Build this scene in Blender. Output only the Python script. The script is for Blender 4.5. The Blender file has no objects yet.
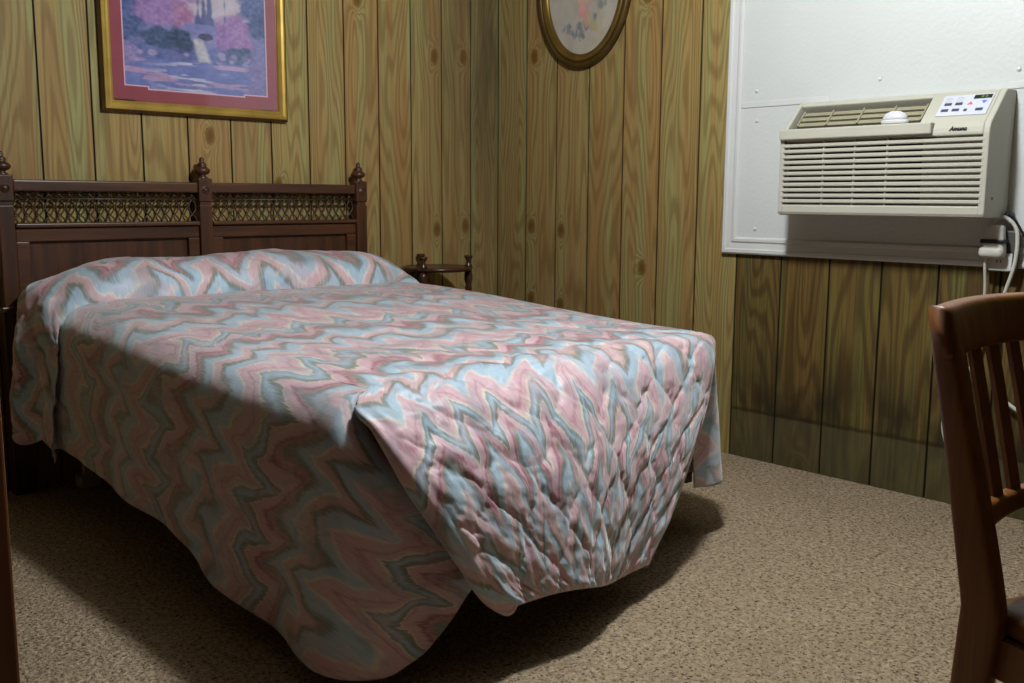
import bpy, bmesh, math, random
import numpy as np
from mathutils import Vector, Matrix
PI = math.pi
random.seed(7)
SC = bpy.context.scene
COL = SC.collection

# ------------------------------------------------------------------ helpers
def tag(o, label=None, cat=None, group=None, kind=None):
    if label: o['label'] = label
    if cat: o['category'] = cat
    if group: o['group'] = group
    if kind: o['kind'] = kind
    return o

def empty(name, loc=(0, 0, 0), label=None, cat=None, group=None, kind=None):
    o = bpy.data.objects.new(name, None)
    COL.objects.link(o)
    o.location = loc
    o.empty_display_size = .05
    return tag(o, label, cat, group, kind)

def obj(name, bm, mat, parent=None, smooth=False, label=None, mods=None):
    """link a bmesh (in world coordinates) as ONE object; children get local coordinates"""
    me = bpy.data.meshes.new(name)
    bmesh.ops.recalc_face_normals(bm, faces=bm.faces[:])
    bm.to_mesh(me)
    bm.free()
    return link(name, me, mat, parent, smooth, label)

def link(name, me, mat, parent=None, smooth=False, label=None):
    if smooth:
        me.polygons.foreach_set('use_smooth', [True] * len(me.polygons))
    if mat: me.materials.append(mat)
    o = bpy.data.objects.new(name, me)
    COL.objects.link(o)
    if parent is not None:
        o.parent = parent
        w = Vector((0, 0, 0))
        q = parent
        while q is not None:
            w += Vector(q.location); q = q.parent
        me.transform(Matrix.Translation(-w))
    if label: o['label'] = label
    return o

def box(bm, lo, hi, bev=0.0, seg=2):
    lo = Vector(lo); hi = Vector(hi)
    r = bmesh.ops.create_cube(bm, size=1.0)
    vs = r['verts']
    c = (lo + hi) / 2; d = hi - lo
    for v in vs: v.co = Vector((v.co.x * d.x, v.co.y * d.y, v.co.z * d.z)) + c
    if bev > 0:
        es = set(e for v in vs for e in v.link_edges)
        rr = bmesh.ops.bevel(bm, geom=list(es), offset=min(bev, .45 * min(abs(d.x), abs(d.y), abs(d.z))), segments=seg, affect='EDGES', profile=.5)
        return rr['verts']
    return vs

def tube(bm, pts, r, n=8, cap=True):
    pts = [Vector(p) for p in pts]
    rs = r if isinstance(r, (list, tuple)) else [r] * len(pts)
    rings = []
    ref = None
    for i, p in enumerate(pts):
        t = (pts[min(i + 1, len(pts) - 1)] - pts[max(i - 1, 0)]).normalized()
        if ref is None:
            a = Vector((0, 0, 1)) if abs(t.z) < .9 else Vector((1, 0, 0))
            ref = t.cross(a).normalized()
        ref = (ref - t * ref.dot(t)).normalized()
        b = t.cross(ref)
        rings.append([bm.verts.new(p + (ref * math.cos(2 * PI * k / n) + b * math.sin(2 * PI * k / n)) * rs[i]) for k in range(n)])
    for A, B in zip(rings, rings[1:]):
        for k in range(n):
            bm.faces.new((A[k], A[(k + 1) % n], B[(k + 1) % n], B[k]))
    if cap:
        bm.faces.new(rings[0][::-1]); bm.faces.new(rings[-1])

def lathe(bm, prof, c, n=20):
    """prof: list of (r, z) bottom to top"""
    rings = []
    for r, z in prof:
        if r < 1e-5:
            rings.append([bm.verts.new((c[0], c[1], c[2] + z))])
        else:
            rings.append([bm.verts.new((c[0] + r * math.cos(2 * PI * k / n), c[1] + r * math.sin(2 * PI * k / n), c[2] + z)) for k in range(n)])
    for A, B in zip(rings, rings[1:]):
        for k in range(n):
            a = [A[k % len(A)], A[(k + 1) % len(A)], B[(k + 1) % len(B)], B[k % len(B)]]
            f = []
            for v in a:
                if v not in f: f.append(v)
            if len(f) > 2: bm.faces.new(f)
    if len(rings[0]) > 1: bm.faces.new(rings[0][::-1])
    if len(rings[-1]) > 1: bm.faces.new(rings[-1])

def prism(bm, poly, fn, t0, t1):
    """extrude 2-D polygon; fn(a, b, t) -> 3-D point"""
    A = [bm.verts.new(fn(a, b, t0)) for a, b in poly]
    B = [bm.verts.new(fn(a, b, t1)) for a, b in poly]
    n = len(poly)
    bm.faces.new(A); bm.faces.new(B[::-1])
    for i in range(n): bm.faces.new((A[i], B[i], B[(i + 1) % n], A[(i + 1) % n]))

def catmull(pts, n):
    P = [Vector(p) for p in pts]
    P = [P[0] * 2 - P[1]] + P + [P[-1] * 2 - P[-2]]
    out = []
    m = len(P) - 3
    for i in range(n + 1):
        u = i / n * m
        k = min(int(u), m - 1); t = u - k
        a, b, c, d = P[k:k + 4]
        out.append(.5 * ((2 * b) + (c - a) * t + (2 * a - 5 * b + 4 * c - d) * t * t + (3 * b - a - 3 * c + d) * t ** 3))
    return out

def sstep(a, b, x):
    t = np.clip((x - a) / (b - a), 0, 1)
    return t * t * (3 - 2 * t)

# ------------------------------------------------------------------ numpy value noise
_rng = np.random.RandomState(11)
_tab = _rng.rand(256, 256)
def vnoise(x, y, seed=0):
    x = np.asarray(x, float) + seed * 17.31; y = np.asarray(y, float) + seed * 7.77
    xi = np.floor(x).astype(int); yi = np.floor(y).astype(int)
    fx = x - xi; fy = y - yi
    fx = fx * fx * fx * (fx * (fx * 6 - 15) + 10); fy = fy * fy * fy * (fy * (fy * 6 - 15) + 10)
    g = lambda a, b: _tab[a % 256, b % 256]
    return ((g(xi, yi) * (1 - fx) + g(xi + 1, yi) * fx) * (1 - fy) + (g(xi, yi + 1) * (1 - fx) + g(xi + 1, yi + 1) * fx) * fy) * 2 - 1
def fbm(x, y, o=3, seed=0):
    s = 0; a = 1.0
    for k in range(o):
        s = s + a * vnoise(x * 2 ** k, y * 2 ** k, seed + k); a *= .5
    return s

# ------------------------------------------------------------------ material helper
class NT:
    def __init__(s, name):
        s.m = bpy.data.materials.new(name); s.m.use_nodes = True
        s.t = s.m.node_tree; s.t.nodes.clear()
        s.out = s.n('ShaderNodeOutputMaterial')
        s.b = s.n('ShaderNodeBsdfPrincipled')
        s.l(s.b.outputs[0], s.out.inputs[0])
    def n(s, kind, **kw):
        x = s.t.nodes.new(kind)
        for k, v in kw.items(): setattr(x, k, v)
        return x
    def l(s, a, b): s.t.links.new(a, b)
    def put(s, sock, v):
        if isinstance(v, bpy.types.NodeSocket): s.l(v, sock)
        elif v is not None: sock.default_value = v
    def math(s, op, a, b=None, c=None, clamp=False):
        x = s.n('ShaderNodeMath', operation=op); x.use_clamp = clamp
        s.put(x.inputs[0], a); s.put(x.inputs[1], b)
        if c is not None: s.put(x.inputs[2], c)
        return x.outputs[0]
    def noise(s, vec, scale=5, detail=2, rough=.5, dist=0):
        x = s.n('ShaderNodeTexNoise')
        s.put(x.inputs['Vector'], vec); x.inputs['Scale'].default_value = scale
        x.inputs['Detail'].default_value = detail; x.inputs['Roughness'].default_value = rough
        x.inputs['Distortion'].default_value = dist
        return x.outputs['Fac']
    def comb(s, x, y, z=0.0):
        c = s.n('ShaderNodeCombineXYZ')
        s.put(c.inputs[0], x); s.put(c.inputs[1], y); s.put(c.inputs[2], z)
        return c.outputs[0]
    def ramp(s, fac, stops, interp='LINEAR'):
        r = s.n('ShaderNodeValToRGB'); r.color_ramp.interpolation = interp
        e = r.color_ramp.elements
        while len(e) < len(stops): e.new(.5)
        for i, (p, c) in enumerate(stops):
            e[i].position = p; e[i].color = (*c, 1) if len(c) == 3 else c
        s.put(r.inputs[0], fac)
        return r.outputs[0]
    def mix(s, f, a, b, mode='MIX'):
        x = s.n('ShaderNodeMix', data_type='RGBA', blend_type=mode)
        s.put(x.inputs[0], f)
        for i, v in ((6, a), (7, b)):
            if isinstance(v, tuple): v = (*v, 1) if len(v) == 3 else v
            s.put(x.inputs[i], v)
        return x.outputs[2]
    def sep(s, vec):
        x = s.n('ShaderNodeSeparateXYZ'); s.l(vec, x.inputs[0]); return x.outputs
    def uv(s): return s.n('ShaderNodeUVMap', uv_map='UVMap').outputs[0]
    def obj(s): return s.n('ShaderNodeTexCoord').outputs['Object']
    def bump(s, h, strength=.3, dist=.01):
        x = s.n('ShaderNodeBump'); x.inputs['Strength'].default_value = strength
        x.inputs['Distance'].default_value = dist
        s.put(x.inputs['Height'], h); s.l(x.outputs[0], s.b.inputs['Normal'])
    def col(s, v):
        if isinstance(v, tuple): v = (*v, 1) if len(v) == 3 else v
        s.put(s.b.inputs['Base Color'], v)
    def set(s, rough=None, spec=None, metal=None, **kw):
        if rough is not None: s.put(s.b.inputs['Roughness'], rough)
        if spec is not None: s.put(s.b.inputs['Specular IOR Level'], spec)
        if metal is not None: s.put(s.b.inputs['Metallic'], metal)
        for k, v in kw.items(): s.put(s.b.inputs[k], v)
        return s

def lin(r, g, b):
    f = lambda c: (c / 255 / 12.92) if c / 255 <= .04045 else ((c / 255 + .055) / 1.055) ** 2.4
    return (f(r), f(g), f(b))

def plain(name, c, rough=.5, spec=.4, metal=0.0, var=.08, bump=0.0, bscale=200):
    t = NT(name)
    f = t.noise(t.obj(), 9, 3)
    d = tuple(x * (1 - var * 1.6) for x in c); e = tuple(min(1, x * (1 + var)) for x in c)
    t.col(t.ramp(f, [(.3, d), (.7, e)])); t.set(rough, spec, metal)
    if bump: t.bump(t.noise(t.obj(), bscale, 2), bump, .002)
    return t.m

# plank panelling: uv = (distance along the wall, height)
def panelling(name, pitch, dirty=None, corner=False):
    t = NT(name)
    u, v, _ = t.sep(t.uv())
    k = t.math('DIVIDE', u, pitch)
    idx = t.math('FLOOR', k)
    loc = t.math('FRACT', k)
    wn = t.n('ShaderNodeTexWhiteNoise', noise_dimensions='1D')
    t.put(wn.inputs['W'], t.math('ADD', idx, .37))
    rnd = wn.outputs['Value']
    rc = t.sep(wn.outputs['Color'])
    off = t.math('MULTIPLY', rnd, 40.0)
    # cathedral grain: contour lines of a slow noise field stretched along the plank
    gx = t.math('MULTIPLY', t.math('SUBTRACT', loc, rc[1]), 1.5)
    base = t.comb(gx, t.math('ADD', t.math('MULTIPLY', v, .75), off), off)
    field = t.noise(base, 1.0, 1.6, .35)
    # knots
    kc = t.comb(t.math('ADD', t.math('MULTIPLY', loc, 1.0), off), t.math('ADD', t.math('MULTIPLY', v, 3.3), t.math('MULTIPLY', off, 3.71)), 0)
    vo = t.n('ShaderNodeTexVoronoi', voronoi_dimensions='2D')
    t.put(vo.inputs['Vector'], kc); vo.inputs['Scale'].default_value = 1.0
    vo.inputs['Randomness'].default_value = .75
    on = t.math('GREATER_THAN', t.sep(vo.outputs['Color'])[0], .91)
    kd = t.math('ADD', vo.outputs['Distance'], t.math('MULTIPLY', t.math('SUBTRACT', t.noise(kc, 9, 2), .5), .08))
    kn = t.math('MULTIPLY', on, t.math('SUBTRACT', 1.0, t.math('DIVIDE', kd, .34), clamp=True))
    field2 = t.math('ADD', field, t.math('MULTIPLY', t.math('MULTIPLY', kn, kn), .32))
    rings = t.math('SINE', t.math('MULTIPLY', field2, t.math('ADD', 85.0, t.math('MULTIPLY', rc[2], 50.0))))
    rings = t.math('MULTIPLY_ADD', rings, .5, .5)
    fine = t.noise(t.comb(t.math('MULTIPLY', loc, 26), t.math('ADD', t.math('MULTIPLY', v, 2.2), off), off), 1.0, 4, .65)
    broad = t.noise(t.comb(t.math('MULTIPLY', loc, 3.2), t.math('ADD', t.math('MULTIPLY', v, .45), off), t.math('ADD', off, 3)), 1.0, 2, .5)
    tan = t.ramp(rnd, [(0, lin(150, 118, 72)), (.3, lin(160, 136, 82)), (.55, lin(148, 120, 76)), (.8, lin(164, 130, 78)), (1, lin(150, 128, 84))])
    green = lin(150, 146, 94)
    c = t.mix(t.ramp(broad, [(.42, (0, 0, 0)), (.62, (.9, .9, .9))]), tan, green)
    c = t.mix(t.math('MULTIPLY', t.ramp(rings, [(.35, (0, 0, 0)), (.95, (1, 1, 1))]), .46), c, lin(100, 74, 40))
    c = t.mix(t.math('MULTIPLY', t.ramp(fine, [(.42, (0, 0, 0)), (.75, (1, 1, 1))]), .45), c, lin(98, 72, 40))
    c = t.mix(t.math('MULTIPLY', t.ramp(t.noise(base, 2.2, 3), [(.5, (0, 0, 0)), (.72, (1, 1, 1))]), .4), c, lin(140, 94, 56))
    core = t.math('MULTIPLY', on, t.ramp(kd, [(.03, (1, 1, 1)), (.10, (.7, .7, .7)), (.14, (0, 0, 0))]))
    c = t.mix(core, c, lin(104, 70, 28))
    # grimy, water-stained planks
    if dirty is not None:
        k0, = dirty
        inside = t.math('MULTIPLY', t.math('GREATER_THAN', k, k0), t.math('LESS_THAN', v, .826))
        c = t.mix(t.math('MULTIPLY', inside, .95), c, t.mix(1.0, c, lin(176, 176, 152), 'MULTIPLY'))
        c = t.mix(t.math('MULTIPLY', inside, t.math('MULTIPLY', t.ramp(fine, [(.45, (0, 0, 0)), (.7, (1, 1, 1))]), .5)), c, lin(58, 42, 24))
        c = t.mix(t.math('MULTIPLY', inside, t.math('MULTIPLY', t.ramp(rings, [(.3, (0, 0, 0)), (.9, (1, 1, 1))]), .4)), c, lin(66, 50, 28))
        vv = t.math('ADD', v, t.math('MULTIPLY', t.math('SUBTRACT', t.noise(t.comb(t.math('MULTIPLY', u, 7), t.math('MULTIPLY', v, 1.5), 0), 1, 3), .5), .36))
        mold = t.math('MULTIPLY', t.ramp(vv, [(.02, (.55, .55, .55)), (.14, (.5, .5, .5)), (.24, (.85, .85, .85)), (.36, (.3, .3, .3)), (.5, (0, 0, 0))]), t.ramp(t.noise(t.comb(t.math('MULTIPLY', u, 6), t.math('MULTIPLY', v, 2.6), 5), 1, 4, .6), [(.33, (0, 0, 0)), (.55, (1, 1, 1))]))
        c = t.mix(t.math('MULTIPLY', t.math('MULTIPLY', mold, 1.0), inside), c, lin(40, 33, 22))
        wob = t.math('MULTIPLY', t.math('SUBTRACT', t.noise(t.comb(t.math('MULTIPLY', u, 14), 0, 0), 1, 2), .5), .02)
        dl = t.math('ABSOLUTE', t.math('SUBTRACT', t.math('ADD', v, wob), .198))
        line = t.math('MULTIPLY', t.ramp(dl, [(.002, (1, 1, 1)), (.012, (0, 0, 0))]), inside)
        c = t.mix(t.math('MULTIPLY', line, .65), c, lin(34, 28, 18))
        sc = t.math('MULTIPLY', t.math('MULTIPLY', inside, t.math('LESS_THAN', v, .19)), .45)
        c = t.mix(sc, c, t.mix(t.noise(t.comb(t.math('MULTIPLY', u, 30), t.math('MULTIPLY', v, 9), 3), 1, 3), lin(60, 58, 40), lin(104, 98, 70)))
    edge = t.math('MINIMUM', loc, t.math('SUBTRACT', 1.0, loc))
    c = t.mix(t.ramp(edge, [(.010, (1, 1, 1)), (.026, (0, 0, 0))]), c, lin(34, 25, 14))
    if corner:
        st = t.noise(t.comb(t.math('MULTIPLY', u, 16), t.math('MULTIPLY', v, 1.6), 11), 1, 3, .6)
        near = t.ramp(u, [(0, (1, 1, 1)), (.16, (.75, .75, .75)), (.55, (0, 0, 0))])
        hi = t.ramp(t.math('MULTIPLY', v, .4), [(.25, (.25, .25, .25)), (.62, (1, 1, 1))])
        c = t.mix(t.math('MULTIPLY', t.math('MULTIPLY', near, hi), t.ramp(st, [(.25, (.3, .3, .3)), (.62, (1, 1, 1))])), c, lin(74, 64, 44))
    t.col(c); t.set(.62, .22)
    t.bump(t.math('ADD', t.math('MULTIPLY', fine, .7), t.math('MULTIPLY', rings, .3)), .18, .004)
    return t.m

def wood(name, dark, light, axis='z', scale=1.0, rough=.38, spec=.45):
    t = NT(name)
    x, y, z = t.sep(t.obj())
    a = {'x': (x, y, z), 'y': (y, x, z), 'z': (z, x, y)}[axis]
    vec = t.comb(t.math('MULTIPLY', a[1], 30 * scale), t.math('MULTIPLY', a[2], 30 * scale), t.math('MULTIPLY', a[0], 2.2 * scale))
    f = t.noise(vec, 1.0, 4, .6, .4)
    g = t.noise(t.comb(t.math('MULTIPLY', a[1], 150 * scale), t.math('MULTIPLY', a[2], 150 * scale), t.math('MULTIPLY', a[0], 8 * scale)), 1.0, 2)
    c = t.ramp(f, [(.3, dark), (.7, light)])
    c = t.mix(t.math('MULTIPLY', t.ramp(g, [(.5, (0, 0, 0)), (.75, (1, 1, 1))]), .4), c, tuple(x * .5 for x in dark))
    t.col(c); t.set(rough, spec)
    t.bump(g, .06, .002)
    return t.m

M = {}
M['wood_back'] = panelling('panelling_back', .18, corner=True)
M['wood_right'] = panelling('panelling_right', .2032, dirty=(7.0,), corner=False)
M['wood_plain'] = wood('boards_darkened_for_bounce', lin(52, 38, 24), lin(84, 62, 38), 'z', .4, .6, .3)  # unseen walls, colour kept dark to weaken bounced light
M['headboard'] = wood('dark_walnut', lin(50, 28, 15), lin(88, 51, 28), 'x')
M['headboard_v'] = wood('dark_walnut_upright', lin(48, 27, 14), lin(84, 48, 27), 'z')
M['table'] = wood('dark_maple', lin(40, 24, 16), lin(78, 46, 30), 'x', 1, .3, .5)
M['chair'] = wood('oak_brown', lin(92, 52, 20), lin(130, 78, 30), 'z', 1.0, .42, .4)
M['door'] = wood('door_wood', lin(110, 66, 42), lin(140, 88, 58), 'z', .6, .5, .3)
M['lattice'] = plain('lattice_bronze', lin(62, 46, 26), .45, .5)
M['gold'] = plain('gilt', lin(190, 158, 76), .36, .5, .5, .15)
M['gold_dark'] = plain('gilt_dark_edge', lin(84, 60, 28), .45, .4, .3, .15)  # dark brown outer edge of the picture frame
M['brass'] = plain('antique_brass', lin(140, 112, 56), .3, .5, .75, .2)
M['brass_dark'] = plain('antique_brass_outer', lin(92, 72, 36), .4, .5, .6, .2)
M['mat'] = plain('mauve_mat', lin(142, 74, 84), .85, .2, 0, .05)
M['mat_edge'] = plain('mat_bevel', lin(206, 170, 186), .85, .2, 0, .03)
M['ac'] = plain('beige_plastic', lin(182, 179, 165), .5, .35, 0, .03, .05)
M['ac_dark'] = plain('filter_and_vent_shade', lin(34, 31, 24), .8, .2, 0, .1)  # filter colour, also used as painted shade inside the vent
M['ac_vane'] = plain('vane_plastic', lin(150, 144, 118), .5, .35, 0, .05)
M['panel_sheet'] = plain('control_sticker', lin(196, 199, 208), .4, .4, 0, .02)
M['black'] = plain('black_plastic', lin(22, 22, 24), .45, .4, 0, .1)
M['button'] = plain('button_slate', lin(62, 68, 92), .5, .4, 0, .1)
M['print_grey'] = plain('print_grey', lin(176, 178, 186), .6, .3, 0, .02)
M['red'] = plain('print_red', lin(222, 104, 98), .6, .3, 0, .02)
M['blue'] = plain('print_blue', lin(104, 104, 214), .6, .3, 0, .02)
M['ink'] = plain('logo_ink', lin(40, 38, 36), .6, .3, 0, .05)
M['white_plastic'] = plain('white_plastic', lin(206, 204, 208), .35, .45, 0, .02)
M['white_trim'] = plain('white_paint', lin(202, 202, 200), .42, .4, 0, .02)
M['grey_plug'] = plain('grey_plug', lin(205, 203, 197), .45, .4, 0, .05)
M['cord'] = plain('white_cord', lin(196, 194, 184), .5, .35, 0, .04)
M['box_grey'] = plain('outlet_box', lin(84, 82, 78), .5, .3, .2, .1)
M['ticking'] = plain('mattress_ticking', lin(150, 146, 140), .9, .1, 0, .06)
M['steel'] = plain('frame_steel', lin(60, 54, 48), .5, .4, .6, .1)
M['castor'] = plain('plastic_foot', lin(176, 168, 140), .6, .3, 0, .06)
M['ceiling'] = plain('ceiling_darkened', lin(118, 114, 106), .95, .1, 0, .03, .2, 60)  # unseen ceiling, greyed down to cut the light it bounces back

def m_led():
    t = NT('lcd_green')
    t.col((.02, .05, .02)); t.set(.4, .4)
    t.put(t.b.inputs['Emission Color'], (.25, .55, .12, 1)); t.put(t.b.inputs['Emission Strength'], .3)
    return t.m
M['led'] = m_led()

def m_frp():
    t = NT('pebbled_white_panel')
    t.col(t.ramp(t.noise(t.obj(), 2.0, 3), [(.3, lin(196, 198, 196)), (.7, lin(202, 204, 202))]))
    t.set(.42, .4)
    t.bump(t.noise(t.obj(), 75, 2, .5), .35, .004)
    return t.m
M['frp'] = m_frp()

def m_carpet():
    t = NT('beige_carpet')
    p = t.obj()
    a = t.noise(p, 4.5, 3)
    vo = t.n('ShaderNodeTexVoronoi'); t.put(vo.inputs['Vector'], p); vo.inputs['Scale'].default_value = 95
    n1 = t.noise(p, 60, 4, .8)
    n2 = t.noise(p, 115, 2, .6, .6)
    c = t.ramp(n1, [(.3, lin(96, 76, 54)), (.42, lin(170, 148, 121)), (.62, lin(206, 185, 157)), (.8, lin(222, 206, 182))])
    c = t.mix(t.math('MULTIPLY', t.ramp(a, [(.35, (0, 0, 0)), (.7, (1, 1, 1))]), .25), c, lin(150, 128, 100))
    c = t.mix(t.math('MULTIPLY', t.ramp(n2, [(.34, (1, 1, 1)), (.46, (0, 0, 0))]), .9), c, lin(66, 50, 36))
    t.col(c); t.set(.95, .1)
    h = t.math('ADD', t.math('MULTIPLY', n1, 1.0), t.math('MULTIPLY', t.math('SUBTRACT', 1.0, vo.outputs['Distance']), .5))
    t.bump(h, .9, .02)
    return t.m
M['carpet'] = m_carpet()

def m_spread():
    t = NT('flame_stitch_quilt')
    u, v, _ = t.sep(t.uv())
    # feathered ikat edges: threads run along v
    feath = t.math('MULTIPLY', t.math('SUBTRACT', t.noise(t.comb(t.math('MULTIPLY', u, 170), t.math('MULTIPLY', v, 6), 1), 1, 3, .7), .5), .056)
    warp = t.math('MULTIPLY', t.math('SUBTRACT', t.noise(t.comb(t.math('MULTIPLY', u, 3.2), t.math('MULTIPLY', v, 3.2), 2), 1, 2), .5), .27)
    per = .138
    uu = t.math('ADD', u, warp)
    z1 = t.math('PINGPONG', uu, per / 2)                       # 0 .. per/2
    amp = t.math('ADD', .6, t.math('MULTIPLY', t.noise(t.comb(t.math('MULTIPLY', u, 2.4), t.math('MULTIPLY', v, 2.0), 7), 1, 1), 1.9))
    amp = t.math('ADD', amp, t.math('MULTIPLY', t.ramp(t.math('MULTIPLY', v, .3), [(.55, (0, 0, 0)), (.66, (1, 1, 1))]), .8))
    z2 = t.math('PINGPONG', t.math('ADD', uu, .031), .0385)
    w = t.math('ADD', v, t.math('ADD', t.math('MULTIPLY', z1, amp), t.math('MULTIPLY', z2, .35)))
    w = t.math('ADD', w, feath)
    low = t.math('MULTIPLY', t.math('SUBTRACT', t.noise(t.comb(t.math('MULTIPLY', u, 1.6), t.math('MULTIPLY', v, 1.2), 9), 1, 2), .5), .55)
    w = t.math('ADD', w, low)
    ph = t.math('FRACT', t.math('MULTIPLY', w, 1 / .52))
    B = lin(166, 190, 208); G = lin(116, 133, 140); C = lin(220, 210, 196); P = lin(206, 169, 179); R = lin(182, 128, 140); W = lin(142, 74, 94); O = lin(128, 120, 100); Tn = lin(198, 166, 166)
    seq = [(0, B), (.08, B), (.11, C), (.13, P), (.21, P), (.235, R), (.26, P), (.29, Tn), (.325, C), (.345, G), (.40, B), (.44, G), (.47, O), (.485, C), (.50, P), (.56, P), (.585, R), (.60, W), (.63, R), (.66, O), (.70, G), (.74, B), (.80, B), (.82, C), (.85, P), (.91, Tn), (.94, O), (.97, G), (1, B)]
    c = t.ramp(ph, seq)
    # finer flames woven between the large ones
    warp2 = t.math('MULTIPLY', t.math('SUBTRACT', t.noise(t.comb(t.math('MULTIPLY', u, 6), t.math('MULTIPLY', v, 6), 22), 1, 2), .5), .16)
    zf = t.math('PINGPONG', t.math('ADD', u, warp2), .041)
    w2 = t.math('ADD', t.math('ADD', v, t.math('MULTIPLY', zf, 1.5)), t.math('ADD', t.math('MULTIPLY', feath, .7), t.math('MULTIPLY', low, 1.7)))
    ph2 = t.math('FRACT', t.math('MULTIPLY', w2, 1 / .23))
    c2 = t.ramp(ph2, [(0, P), (.16, P), (.22, C), (.28, B), (.42, B), (.48, G), (.56, G), (.60, P), (.70, R), (.76, P), (.86, Tn), (.93, O), (1, P)])
    patch = t.noise(t.comb(t.math('MULTIPLY', u, 7), t.math('MULTIPLY', v, 10), 31), 1, 3, .6)
    c = t.mix(t.ramp(patch, [(.44, (.0, .0, .0)), (.62, (.42, .42, .42))]), c, c2)
    streak = t.noise(t.comb(t.math('MULTIPLY', u, 320), t.math('MULTIPLY', v, 12), 4), 1, 2, .6)
    c = t.mix(t.math('MULTIPLY', t.ramp(streak, [(.45, (0, 0, 0)), (.8, (1, 1, 1))]), .34), c, lin(140, 130, 128))
    light = t.noise(t.comb(t.math('MULTIPLY', u, 260), t.math('MULTIPLY', v, 16), 14), 1, 2, .6)
    c = t.mix(t.math('MULTIPLY', t.ramp(light, [(.5, (0, 0, 0)), (.75, (1, 1, 1))]), .3), c, lin(222, 212, 210))
    blot = t.noise(t.comb(t.math('MULTIPLY', u, 9), t.math('MULTIPLY', v, 5), 6), 1, 3)
    c = t.mix(t.math('MULTIPLY', t.ramp(blot, [(.56, (0, 0, 0)), (.7, (1, 1, 1))]), .5), c, G)
    t.col(c)
    t.set(.48, .38)
    t.put(t.b.inputs['Sheen Weight'], .7); t.put(t.b.inputs['Sheen Roughness'], .4)
    cr = t.noise(t.comb(t.math('MULTIPLY', u, 42), t.math('MULTIPLY', v, 42), 0), 1, 3, .6)
    th = t.noise(t.comb(t.math('MULTIPLY', u, 700), t.math('MULTIPLY', v, 60), 0), 1, 1)
    t.bump(t.math('ADD', cr, t.math('MULTIPLY', th, .12)), .22, .006)
    return t.m
M['spread'] = m_spread()

# ------------------------------------------------------------------ the room
def plank_wall(name, pitch, length, height, fn, mat, k_off=0):
    """one mesh: tongue-and-groove planks with v-grooves. fn(u, depth, z)"""
    g, d = .0035, .006
    us = []
    n = int(math.ceil(length / pitch))
    us.append((0.0, 0.0))
    for k in range(1, n + 1):
        x = k * pitch
        if x >= length: break
        us += [(x - g, 0.0), (x - g * .35, d), (x + g * .35, d), (x + g, 0.0)]
    us.append((length, 0.0))
    bm = bmesh.new(); uvl = bm.loops.layers.uv.new('UVMap')
    A = [bm.verts.new(fn(u, dd, 0)) for u, dd in us]
    B = [bm.verts.new(fn(u, dd, height)) for u, dd in us]
    for i in range(len(us) - 1):
        f = bm.faces.new((A[i], A[i + 1], B[i + 1], B[i]))
        for l, (uu, zz) in zip(f.loops, ((us[i][0], 0), (us[i + 1][0], 0), (us[i + 1][0], height), (us[i][0], height))):
            l[uvl].uv = (uu, zz)
    # back of the wall (gives it thickness)
    a = [bm.verts.new(fn(u, .05, z)) for u, z in ((0, 0), (length, 0), (length, height), (0, height))]
    bm.faces.new(a)
    bm.faces.new((A[0], B[0], a[3], a[0])); bm.faces.new((A[-1], a[1], a[2], B[-1]))
    bm.faces.new(A[::-1] + [a[0], a[1]][::1]); bm.faces.new(B + [a[2], a[3]])
    o = obj(name, bm, mat); o['kind'] = 'structure'
    return o
RX, RY, RH = -5.0, -6.0, 2.5
plank_wall('wall_back', .18, -RX, RH, lambda u, d, z: (-u, d, z), M['wood_back'])
plank_wall('wall_right', .2032, -RY, RH, lambda u, d, z: (d, -u, z), M['wood_right'])
plank_wall('wall_left', .2, -RY, RH, lambda u, d, z: (RX - d, -u, z), M['wood_plain'])
plank_wall('wall_front', .2, -RX, RH, lambda u, d, z: (-u, RY - d, z), M['wood_plain'])
bm = bmesh.new(); box(bm, (RX - .05, RY - .05, -.06), (.05, .05, 0)); tag(obj('floor', bm, M['carpet']), kind='structure')
bm = bmesh.new(); box(bm, (RX - .05, RY - .05, RH), (.05, .05, RH + .05)); tag(obj('ceiling', bm, M['ceiling']), kind='structure')

# open door at the left of the frame: only its edge reaches the picture
d1 = empty('door_1', (-3.12, -2.72, 0), kind='structure')
bm = bmesh.new(); box(bm, (-3.9, -2.735, .012), (-3.091, -2.70, 2.0), .003); obj('door_leaf', bm, M['door'], d1)

# white covered window opening
w1 = empty('window_1', (0, -2.1, .83), kind='structure')
Y0, Y1, ZB = -1.36, -3.10, .824
bm = bmesh.new(); box(bm, (-.010, Y1 + .05, ZB + .05), (-.002, Y0 - .05, RH - .002)); obj('panel', bm, M['frp'], w1)
def casing():
    bm = bmesh.new()
    prof = [(0, .002), (0, .017), (.006, .022), (.018, .022), (.022, .018), (.044, .016), (.050, .021), (.060, .021), (.066, .014), (.068, .002)]
    f = lambda a, b, c, d: (-b, c, d)
    def run(p_out):  # mitred strip from three corner points
        rows = []
        for kind in range(4):
            ring = []
            for a, h in prof:
                if kind == 0: ring.append((-h, Y0 - a, RH - .001))
                if kind == 1: ring.append((-h, Y0 - a, ZB + a))
                if kind == 2: ring.append((-h, Y1 + a, ZB + a))
                if kind == 3: ring.append((-h, Y1 + a, RH - .001))
            rows.append([bm.verts.new(p) for p in ring])
        for A, B in zip(rows, rows[1:]):
            for i in range(len(prof)):
                j = (i + 1) % len(prof)
                bm.faces.new((A[i], A[j], B[j], B[i]))
        bm.faces.new(rows[0]); bm.faces.new(rows[-1][::-1])
    run(None)
    return bm
obj('casing', casing(), M['white_trim'], w1)
bm = bmesh.new()
box(bm, (-.0135, -1.80, 1.390), (-.0095, -1.428, 1.412), .0015); box(bm, (-.0135, Y1 + .069, 1.390), (-.0095, -2.42, 1.412), .0015)
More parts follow.
